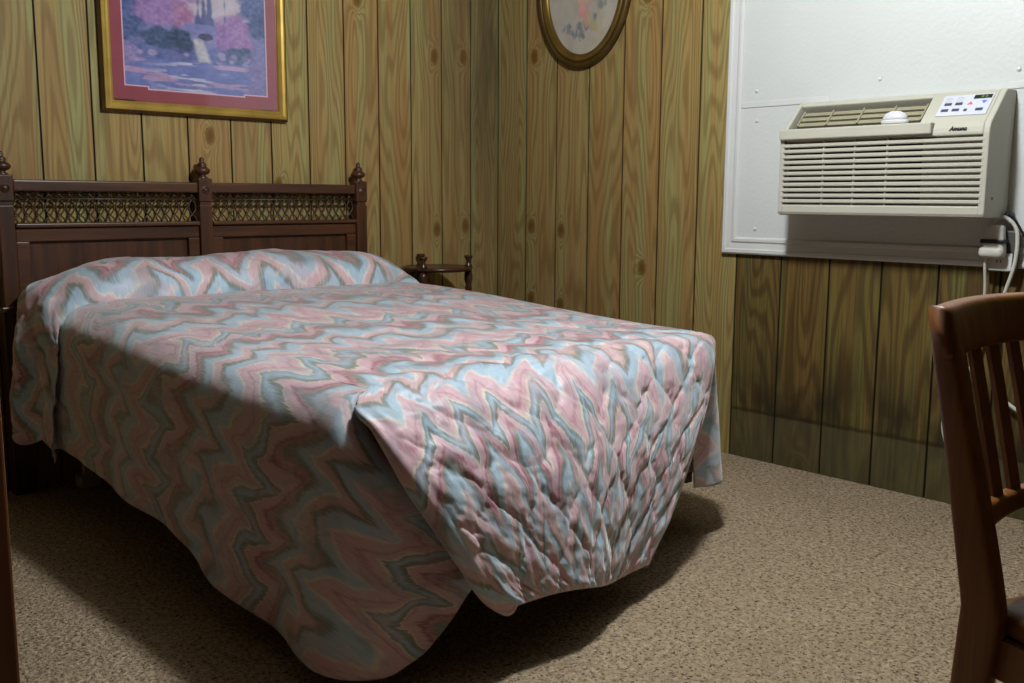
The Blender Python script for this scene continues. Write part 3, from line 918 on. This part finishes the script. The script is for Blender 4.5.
bm = bmesh.new(); box(bm, (PL + .030, -.0165, PB + .030), (PR - .030, -.0150, PT - .030)); obj('glass', bm, M['glass'], fr_)

# ------------------------------------------------------------------ oval frame on the right wall
OC = Vector((-.02, -.575, 1.985)); OA, OB = .283, .368
ov = empty('oval_picture', (-.012, OC.y, OC.z), 'oval brass framed flower picture hanging on the right plank wall', 'picture')
def oval_ring(prof, n=72):
    bm = bmesh.new(); rows = []
    for ins, x in prof:
        rows.append([bm.verts.new((x, OC.y + (OA - ins) * math.cos(2 * PI * k / n), OC.z + (OB - ins) * math.sin(2 * PI * k / n))) for k in range(n)])
    m = len(rows)
    for i in range(m):
        A, B = rows[i], rows[(i + 1) % m]
        for k in range(n): bm.faces.new((A[k], A[(k + 1) % n], B[(k + 1) % n], B[k]))
    return bm
obj('outer_frame', oval_ring([(0, -.004), (0, -.018), (.005, -.027), (.013, -.031), (.022, -.028), (.030, -.021), (.030, -.004)]), M['brass_dark'], ov, True)
obj('inner_frame', oval_ring([(.028, -.006), (.028, -.022), (.034, -.030), (.044, -.030), (.054, -.022), (.060, -.019), (.064, -.012), (.064, -.006)]), M['brass'], ov, True, label='bright brass inner ring')
def flowers(x, y):
    n1 = fbm(x * 4, y * 4, 3, 21); n2 = fbm(x * 16, y * 16, 3, 22)
    C = np.zeros(x.shape + (3,)) + np.array((176, 168, 158.))
    C += (n1 * 7)[..., None]
    def dab(cx, cy, r, c, k=.8):
        d_ = np.sqrt((x - cx) ** 2 + (y - cy) ** 2) / r + .5 * n2
        m = (sstep(1.2, .5, d_) * k)[..., None]
        C[...] = C * (1 - m) + np.array(c, float) * m
    rg = random.Random(5)
    for k in range(46):                                         # garland rising to the right
        t_ = rg.random()
        cx = -.45 + 1.15 * t_ + rg.gauss(0, .05); cy = -.80 + .62 * t_ ** 1.6 + rg.gauss(0, .06) + .18 * (1 - t_) ** 3
        dab(cx, cy, rg.uniform(.03, .075), rg.choice([(104, 104, 140), (116, 116, 152), (126, 132, 122), (150, 142, 160), (134, 140, 128)]))
    for k in range(12): dab(.02 + rg.gauss(0, .07), -.32 + rg.gauss(0, .14), .08, rg.choice([(206, 138, 134), (196, 146, 144), (214, 158, 146)]), .7)
    for k in range(30):
        t_ = rg.random(); dab(-.6 + 1.2 * rg.random(), -.25 + .8 * rg.random(), rg.uniform(.03, .07), rg.choice([(150, 150, 140), (184, 158, 150), (136, 140, 150)]), .5)
    for k in range(16): dab(.35 + rg.gauss(0, .14), -.62 + rg.gauss(0, .12), .06, (176, 164, 120), .55)
    return C
gx, gz = np.meshgrid(np.linspace(-1, 1, 120), np.linspace(-1, 1, 140), indexing='ij')
rad = gx ** 2 + gz ** 2
sc = np.where(rad > 1, 1 / np.sqrt(rad), 1)
bm_x, bm_z = gx, gz
paint_grid('print', gx, gz, flowers(-gx, gz), lambda x, z: (-.009, OC.y + x * (OA - .06), OC.z + z * (OB - .06)), vcol_mat('flower_ink'), ov, rad < 1.03)
bm = bmesh.new()
n = 64; A = [bm.verts.new((-.0130, OC.y + (OA - .062) * math.cos(2 * PI * k / n), OC.z + (OB - .062) * math.sin(2 * PI * k / n))) for k in range(n)]
B = [bm.verts.new((-.0115, v.co.y, v.co.z)) for v in A]
bm.faces.new(A); bm.faces.new(B[::-1])
for k in range(n): bm.faces.new((A[k], A[(k + 1) % n], B[(k + 1) % n], B[k]))
obj('glass', bm, M['glass'], ov)

# ------------------------------------------------------------------ air conditioner
AYL, AYR, AZ0 = -1.722, -2.447, .984
ac = empty('air_conditioner', (-.012, (AYL + AYR) / 2, AZ0), 'beige through-wall air conditioner mounted in the white panel', 'air conditioner')
XF = .20
def ac_fn(a, b, t): return (-a, t, b)
bm = bmesh.new()
lower = [(.011, AZ0), (XF - .014, AZ0), (XF - .004, AZ0 + .004), (XF, AZ0 + .012), (XF, AZ0 + .036), (XF - .018, AZ0 + .038), (XF - .018, 1.246), (.011, 1.246)]
prism(bm, lower, ac_fn, AYL - .016, AYR + .016)
full = [(.011, AZ0), (XF - .014, AZ0), (XF - .004, AZ0 + .004), (XF, AZ0 + .012), (XF, 1.245), (XF - .003, 1.262), (XF - .011, 1.280), (XF - .104, 1.374), (XF - .114, 1.382), (XF - .128, 1.386), (.011, 1.386)]
prism(bm, full, ac_fn, AYL, AYL - .017)
prism(bm, full, ac_fn, AYR + .020, AYR)
ctl = [(.011, 1.240), (XF, 1.240), (XF, 1.250), (XF - .003, 1.264), (XF - .011, 1.280), (XF - .104, 1.374), (XF - .114, 1.382), (XF - .128, 1.386), (.011, 1.386)]
prism(bm, ctl, ac_fn, -2.219, AYR + .019)
top = [(.011, 1.240), (XF - .01, 1.240), (XF - .01, 1.272), (XF - .024, 1.286), (XF - .060, 1.262), (XF - .150, 1.300), (XF - .125, 1.352), (XF - .104, 1.371), (XF - .114, 1.382), (XF - .128, 1.386), (.011, 1.386)]
prism(bm, top, ac_fn, AYL - .016, -2.220)
for y0, y1 in ((-1.775, -1.800), (-2.256, AYR + .016)):
    box(bm, (-(XF - .001), y1, AZ0 + .03), (-(XF - .02), y0, 1.242)) if False else None
body = obj('body', bm, M['ac'], ac)
be = body.modifiers.new('soft_edges', 'BEVEL'); be.width = .004; be.segments = 2; be.limit_method = 'ANGLE'; be.angle_limit = math.radians(50)
# dark filter behind the louvres, then the louvres themselves
bm = bmesh.new(); box(bm, (-(XF - .0165), -2.235, AZ0 + .040), (-(XF - .0185), -1.752, 1.236)); obj('filter', bm, M['ac_dark'], ac)
bm = bmesh.new()
pitch = .0193
for k in range(11):
    z = AZ0 + .044 + k * pitch
    pr = [(XF - .019, z), (XF - .002, z - .001), (XF + .001, z + .002), (XF + .001, z + .009), (XF - .004, z + .0120), (XF - .019, z + .0130)]
    prism(bm, pr, ac_fn, AYL - .010, AYR + .012)
for y in (-1.89, -2.005, -2.12):
    box(bm, (-(XF - .006), y - .002, AZ0 + .036), (-(XF - .017), y + .002, 1.242))
obj('grille', bm, M['ac'], ac)
# lip bar above the grille
bm = bmesh.new(); box(bm, (-(XF + .018), -2.272, 1.247), (-(XF - .03), AYL - .005, 1.284), .005, 3); obj('grille_lip', bm, M['ac'], ac)
# air vanes in the discharge opening
S0 = Vector((-(XF - .013), 0, 1.2818)); S1 = Vector((-(XF - .103), 0, 1.3730))
sl = (S1 - S0); sl_n = sl.normalized(); nrm = Vector((-sl_n.z, 0, sl_n.x)); nrm = nrm if nrm.x < 0 else -nrm
bm = bmesh.new()
def slanted(bm, f0, f1, y0, y1, d0, d1):
    vs = []
    for d in (d0, d1):
        for f, y in ((f0, y0), (f1, y0), (f1, y1), (f0, y1)):
            p = S0 + sl * f + nrm * d; vs.append(bm.verts.new((p.x, y, p.z)))
    q = vs
    for f in ((0, 1, 2, 3), (7, 6, 5, 4), (0, 4, 5, 1), (1, 5, 6, 2), (2, 6, 7, 3), (3, 7, 4, 0)): bm.faces.new([q[i] for i in f])
for f in (.36, .57, .78): slanted(bm, f, f + .13, AYL - .026, -2.204, -.036, -.024)
for y in (AYL - .026, -1.86, -1.975, -2.09, -2.198): slanted(bm, .36, .95, y, y - .006, -.034, -.020)
obj('vanes', bm, M['ac_vane'], ac, label='olive beige air vanes')
bm = bmesh.new(); prism(bm, [(XF - .0235, 1.2875), (XF - .060, 1.2635), (XF - .1485, 1.3010), (XF - .1245, 1.3505), (XF - .126, 1.3515), (XF - .1505, 1.3005), (XF - .060, 1.2620)], ac_fn, AYL - .0175, -2.2185); obj('vent_shade', bm, M['ac_dark'], ac, label='dark sheet standing in for shade inside the air vent')  # near-black sheet added to paint shade into the vent recess
# control sticker with its marks
bm = bmesh.new(); slanted(bm, .22, .96, -2.262, -2.418, .0005, .0030); obj('control_panel', bm, M['panel_sheet'], ac, label='white control panel sticker')
def cp(bm, a0, b0, a1, b1, h=.0042):
    """rectangle in sticker coordinates a: 0..1 left-right, b: 0..1 bottom-top"""
    slanted(bm, .22 + .74 * b0, .22 + .74 * b1, -2.262 - .156 * a0, -2.262 - .156 * a1, .002, h)
bm = bmesh.new(); cp(bm, .62, .77, .97, .95); obj('display', bm, M['black'], ac, label='dark display window')
bm = bmesh.new(); 
for a0 in (.76, .84): cp(bm, a0, .81, a0 + .05, .91, .0046)
obj('display_digits', bm, M['led'], ac)
for a0, b0, w in ((.08, .50, .14), (.30, .50, .14), (.07, .20, .14), (.29, .20, .14), (.76, .18, .14)):
    bm = bmesh.new(); cp(bm, a0, b0, a0 + w, b0 + .11, .0052); obj('button', bm, M['button'], ac)
bm = bmesh.new(); cp(bm, .53, .18, .59, .28, .0052); obj('button', bm, M['button'], ac)
def tri(a, b, up, mat):
    bm = bmesh.new(); w = .055; h = .14
    pts = [(a - w, b), (a + w, b), (a, b + h)] if up else [(a - w, b + h), (a, b), (a + w, b + h)]
    lo = []; hi = []
    for aa, bb in pts:
        for L, dd in ((lo, .002), (hi, .0046)):
            p = S0 + sl * (.22 + .74 * bb) + nrm * dd; L.append(bm.verts.new((p.x, -2.262 - .156 * aa, p.z)))
    bm.faces.new(lo); bm.faces.new(hi[::-1])
    for k in range(3): bm.faces.new((lo[k], lo[(k + 1) % 3], hi[(k + 1) % 3], hi[k]))
    obj('temperature_mark', bm, mat, ac, label='red up arrow' if up else 'blue down arrow')
tri(.60, .50, True, M['red']); tri(.86, .52, False, M['blue'])
for a0 in (.06, .29):
    bm = bmesh.new()
    for k in range(4): cp(bm, a0, .68 + .065 * k, a0 + (.14, .11, .15, .12)[k], .70 + .065 * k, .0035)
    obj('print_lines', bm, M['print_grey'], ac)
# maker's lettering under the controls
cu = bpy.data.curves.new('lettering', 'FONT'); cu.body = 'Amana'; cu.size = .019; cu.shear = .35; cu.extrude = .0006; cu.align_x = 'CENTER'; cu.space_character = 1.0; cu.offset = .0004
to = bpy.data.objects.new('lettering', cu); COL.objects.link(to)
bpy.context.view_layer.update()
me = bpy.data.meshes.new_from_object(to.evaluated_get(bpy.context.evaluated_depsgraph_get()))
bpy.data.objects.remove(to); bpy.data.curves.remove(cu)
# text x -> world -y, text y -> world z, facing -x
me.transform(Matrix(((0, 0, -1, -(XF + .0012)), (-1, 0, 0, -2.350), (0, 1, 0, 1.2545), (0, 0, 0, 1))))
link('lettering', me, M['ink'], ac, label='black maker lettering')
# small screws on the right cheek
bm = bmesh.new()
tube(bm, [(-.145, AYR + .001, 1.045), (-.145, AYR - .002, 1.045)], .004, 10)
obj('screw', bm, M['black'], ac)

# white domed plastic piece sitting on the vent sill
dm = empty('air_freshener', (-.184, -2.137, 1.285), 'small white domed plastic piece sitting on the air conditioner vent', 'air freshener')
bm = bmesh.new()
lathe(bm, [(.042, 0), (.046, .003), (.047, .010), (.043, .014)], (-.184, -2.137, 1.285), 28)
for v in bm.verts: v.co.x = -.184 + (v.co.x + .184) * .55
obj('base', bm, M['white_trim'], dm, True)
bm = bmesh.new()
lathe(bm, [(.040, 0), (.042, .005), (.038, .014), (.029, .022), (.015, .028), (0, .029)], (-.184, -2.137, 1.299), 28)
for v in bm.verts:
    v.co.x = -.184 + (v.co.x + .184) * .52
    a_ = math.atan2(v.co.z - 1.299, v.co.y + 2.137)
    s_ = 1 + .03 * math.cos(a_ * 9)
    v.co.y = -2.137 + (v.co.y + 2.137) * s_
obj('dome', bm, M['white_plastic'], dm, True)

# ------------------------------------------------------------------ outlet, plug and cords
ol = empty('outlet', (-.024, -2.445, .872), 'grey surface outlet box on the white casing below the air conditioner', 'outlet')
bm = bmesh.new(); box(bm, (-.050, -2.498, .812), (-.0225, -2.398, .945), .006); obj('box', bm, M['box_grey'], ol)
bm = bmesh.new(); box(bm, (-.056, -2.488, .816), (-.050, -2.408, .872), .003); obj('plate', bm, M['white_trim'], ol)
bm = bmesh.new()
for s in (-.006, .006): box(bm, (-.0575, -2.4485 + s - .0012, .842), (-.0555, -2.4485 + s + .0012, .851))
obj('slot', bm, M['black'], ol)
pc = empty('power_cord', (-.06, -2.43, .88), 'white power cord with a grey banded safety plug hanging from the air conditioner', 'power cord')
bm = bmesh.new(); box(bm, (-.098, -2.474, .866), (-.057, -2.404, .962), .012, 3)
for v in bm.verts:
    if v.co.z > .93: v.co.y = -2.437 + (v.co.y + 2.437) * .78; v.co.x = -.057 + (v.co.x + .057) * .8
obj('plug', bm, M['grey_plug'], pc, True)
bm = bmesh.new(); box(bm, (-.1005, -2.4765, .904), (-.0568, -2.4015, .917), .004); obj('plug_band', bm, M['black'], pc, label='black band round the plug')
bm = bmesh.new(); box(bm, (-.103, -2.474, .858), (-.0575, -2.397, .894), .014, 3); obj('plug_head', bm, M['cord'], pc, True, label='pale lower end of the plug')
bm = bmesh.new()
tube(bm, catmull([(-.078, -2.425, .955), (-.072, -2.432, .978), (-.062, -2.455, .988), (-.055, -2.485, .965), (-.052, -2.498, .925), (-.050, -2.495, .84), (-.046, -2.472, .75), (-.040, -2.448, .66), (-.034, -2.452, .58), (-.030, -2.452, .48), (-.03, -2.485, .40), (-.03, -2.57, .33), (-.03, -2.66, .14), (-.04, -2.70, .010)], 90), .0062, 8)
obj('cord', bm, M['cord'], pc, True)
c2 = bmesh.new()
tube(c2, catmull([(-.075, -2.415, .858), (-.070, -2.412, .83), (-.050, -2.410, .74), (-.040, -2.400, .60), (-.034, -2.370, .47), (-.030, -2.318, .36), (-.028, -2.295, .29), (-.029, -2.310, .22), (-.032, -2.345, .15), (-.04, -2.40, .06), (-.06, -2.45, .008)], 80), .0052, 8)
obj('cord', c2, M['cord'], pc, True, label='second white lead dropping straight from the plug')
c3 = bmesh.new()
tube(c3, catmull([(-.045, -2.462, .992), (-.040, -2.478, .985), (-.034, -2.505, .94), (-.032, -2.545, .885), (-.03, -2.62, .83), (-.03, -2.74, .76)], 40), .004, 8)
box(c3, (-.058, -2.471, .986), (-.014, -2.454, 1.001), .004)
tag(obj('cable', c3, M['black'], None, True), 'thin black cable leaving the air conditioner corner towards the right', 'cable')

# ------------------------------------------------------------------ wooden chair in the foreground
RT = Vector((.7291, -.6844, 0)); FWD = Vector((.6844, .7291, 0)); CAM = Vector((-3.348, -3.681, 1.037))
al = math.radians(24)
SD = RT * math.cos(al) + FWD * math.sin(al)               # near post -> far post
FD = RT * math.sin(al) - FWD * math.cos(al)               # the way the chair faces
O = Vector((-1.936, -3.178, 0)) - RT * .009               # foot of the near post at seat height
ch = empty('chair', (O + SD * .21 + FD * .2), 'brown wooden slat-back chair in the right foreground', 'chair')
def cw(a, b, z): p = O + SD * a + FD * b; return Vector((p.x, p.y, z))
W = .44
def back_off(z):                                          # forward offset of the back at a height (raked back above the seat)
    if z >= .46: return -.235 * (z - .46) * (1 + .35 * (z - .46)) 
    return -.09 * (.46 - z) * (1 + .6 * (.46 - z))
def chair_post(a0, sg, part):
    bm = bmesh.new()
    zs = np.linspace(0, .846, 40)
    rings = []
    for z in zs:
        bo = back_off(z)
        h = .026 + .007 * math.exp(-((z - .47) / .16) ** 2) - .006 * max(0, (z - .6) / .3)   # half depth (front-back)
        w = .0135
        ex = 1.0
        if z > .815: h -= .012 * ((z - .815) / .032) ** 2
        ring = []
        for k in range(16):
            th = 2 * PI * (k + .5) / 16
            cx = math.copysign(abs(math.cos(th)) ** .35, math.cos(th)); sy = math.copysign(abs(math.sin(th)) ** .35, math.sin(th))
            ring.append(bm.verts.new(cw(a0 + w * cx, bo + h * sy, z)))
        rings.append(ring)
    for A, B in zip(rings, rings[1:]):
        for k in range(16): bm.faces.new((A[k], A[(k + 1) % 16], B[(k + 1) % 16], B[k]))
    bm.faces.new(rings[0][::-1]); bm.faces.new(rings[-1])
    return obj(part, bm, M['chair'], ch, True)
chair_post(0, 1, 'back_leg'); chair_post(W, -1, 'back_leg')
def curve_b(a, depth=.055): t = a / W; return -depth * 4 * t * (1 - t)
def rail(part, z0, z1, th, a0, a1, crest=0, arch=0, rnd=True):
    bm = bmesh.new(); rings = []
    n = 36
    for i in range(n + 1):
        a = a0 + (a1 - a0) * i / n
        t = a / W
        cb = curve_b(min(max(a, 0), W))
        hi = z1 + crest * 4 * t * (1 - t); lo = z0 + arch * 4 * t * (1 - t)
        ring = []
        for k in range(20):
            thh = 2 * PI * (k + .5) / 20
            cx = math.copysign(abs(math.cos(thh)) ** .4, math.cos(thh)); sy = math.copysign(abs(math.sin(thh)) ** .4, math.sin(thh))
            z = (hi + lo) / 2 + (hi - lo) / 2 * sy
            ring.append(bm.verts.new(cw(a, back_off(z) + cb + th * cx + .004, z)))
        rings.append(ring)
    for A, B in zip(rings, rings[1:]):
        for k in range(20): bm.faces.new((A[k], A[(k + 1) % 20], B[(k + 1) % 20], B[k]))
    bm.faces.new(rings[0][::-1]); bm.faces.new(rings[-1])
    return obj(part, bm, M['chair'], ch, True)
rail('top_rail', .812, .885, .018, -.014, W + .014, .006, .006)
rail('lower_rail', .560, .597, .012, .012, W - .012, .004, .014)
for k in range(8):
    a = .034 + k * (W - .068) / 7
    bm = bmesh.new(); rings = []
    for i in range(21):
        z = .588 + (.825 - .588) * i / 20
        c = cw(a, back_off(z) + curve_b(a) + .003, z)
        ring = [bm.verts.new(c + SD * sx * .0105 + FD * sy * .0045) for sx, sy in ((-1, -1), (1, -1), (1, 1), (-1, 1))]
        rings.append(ring)
    for A, B in zip(rings, rings[1:]):
        for q_ in range(4): bm.faces.new((A[q_], A[(q_ + 1) % 4], B[(q_ + 1) % 4], B[q_]))
    bm.faces.new(rings[0][::-1]); bm.faces.new(rings[-1])
    obj('slat', bm, M['chair'], ch)
# saddle seat
bm = bmesh.new()
n, m = 24, 24
def seat_pt(i, j, top):
    s = i / n; f = j / m
    a = .016 + (W - .032) * s + (s - .5) * .05 * f
    b = -.02 + .43 * f
    dish = .012 * (math.sin(PI * s) ** 2) * (math.sin(PI * min(1, f * 1.05)) ** 1)
    e = min(1, min(s, 1 - s) / .04, min(f, 1 - f) / .04)
    z = .462 - dish - (.006 * (1 - e) ** 2) if top else .425 + .006 * (1 - e) ** 2
    return cw(a, b, z)
Tt = [[bm.verts.new(seat_pt(i, j, True)) for j in range(m + 1)] for i in range(n + 1)]
Bb = [[bm.verts.new(seat_pt(i, j, False)) for j in range(m + 1)] for i in range(n + 1)]
for i in range(n):
    for j in range(m):
        bm.faces.new((Tt[i][j], Tt[i + 1][j], Tt[i + 1][j + 1], Tt[i][j + 1])); bm.faces.new((Bb[i][j], Bb[i][j + 1], Bb[i + 1][j + 1], Bb[i + 1][j]))
for i in range(n):
    for j in (0, m): bm.faces.new((Tt[i][j], Tt[i + 1][j], Bb[i + 1][j], Bb[i][j]))
for j in range(m):
    for i in (0, n): bm.faces.new((Tt[i][j], Tt[i][j + 1], Bb[i][j + 1], Bb[i][j]))
obj('seat', bm, M['chair'], ch, True)
bm = bmesh.new()
def bar(bm, p, q, hw, hh):
    d_ = (q - p).normalized(); s_ = d_.cross(Vector((0, 0, 1))).normalized(); u_ = s_.cross(d_)
    vs = [bm.verts.new(c + s_ * x * hw + u_ * y * hh) for c in (p, q) for x, y in ((-1, -1), (1, -1), (1, 1), (-1, 1))]
    for f in ((0, 1, 2, 3), (7, 6, 5, 4), (0, 4, 5, 1), (1, 5, 6, 2), (2, 6, 7, 3), (3, 7, 4, 0)): bm.faces.new([vs[i] for i in f])
bar(bm, cw(.014, .02, .395), cw(-.004, .37, .395), .010, .030); bar(bm, cw(W - .014, .02, .395), cw(W + .004, .37, .395), .010, .030)
bar(bm, cw(.0, .36, .395), cw(W, .36, .395), .010, .030); bar(bm, cw(.014, .02, .395), cw(W - .014, .02, .395), .010, .030)
obj('apron', bm, M['chair'], ch)
for a in (-.004, W + .004):
    bm = bmesh.new(); bar(bm, cw(a, .365, 0), cw(a, .365, .426), .019, .019); obj('front_leg', bm, M['chair'], ch)
bm = bmesh.new(); bar(bm, cw(.006, -.02, .18), cw(-.004, .36, .18), .008, .013); bar(bm, cw(W - .006, -.02, .18), cw(W + .004, .36, .18), .008, .013); bar(bm, cw(0, .17, .18), cw(W, .17, .18), .008, .012)
obj('stretcher', bm, M['chair'], ch)

# ------------------------------------------------------------------ light
def area(name, loc, size, power, color, rot=(0, 0, 0), shape='DISK'):
    l = bpy.data.lights.new(name, 'AREA'); l.shape = shape; l.size = size; l.energy = power; l.color = color
    o = bpy.data.objects.new(name, l); COL.objects.link(o); o.location = loc; o.rotation_euler = rot
    return o
pl = bpy.data.lights.new('ceiling_lamp', 'POINT'); pl.energy = 142; pl.shadow_soft_size = .09; pl.color = (.93, .98, 1.0)
po = bpy.data.objects.new('ceiling_lamp', pl); COL.objects.link(po); po.location = (-1.54, -2.27, 2.30)

wd = bpy.data.worlds.new('World'); SC.world = wd; wd.use_nodes = True
wd.node_tree.nodes['Background'].inputs[0].default_value = (.05, .05, .05, 1); wd.node_tree.nodes['Background'].inputs[1].default_value = .1

# ------------------------------------------------------------------ camera
f_px, pit, yaw, rol = 981.2276, .1447, .7531, .0055
fwv = Vector((math.sin(yaw) * math.cos(pit), math.cos(yaw) * math.cos(pit), -math.sin(pit)))
rtv = Vector((math.cos(yaw), -math.sin(yaw), 0)); upv = rtv.cross(fwv)
r2 = rtv * math.cos(rol) + upv * math.sin(rol); u2 = -rtv * math.sin(rol) + upv * math.cos(rol)
cam = bpy.data.cameras.new('camera'); co = bpy.data.objects.new('camera', cam); COL.objects.link(co)
cam.sensor_width = 36; cam.sensor_fit = 'HORIZONTAL'; cam.lens = f_px * 36 / 1024; cam.clip_start = .02
co.matrix_world = Matrix((( r2.x, u2.x, -fwv.x, -3.348), (r2.y, u2.y, -fwv.y, -3.681), (r2.z, u2.z, -fwv.z, 1.037), (0, 0, 0, 1)))
SC.camera = co
SC.view_settings.view_transform = 'Standard'; SC.view_settings.look = 'None'
SC.view_settings.exposure = 0.12; SC.view_settings.gamma = 1.0; SC.view_settings.use_curve_mapping = False
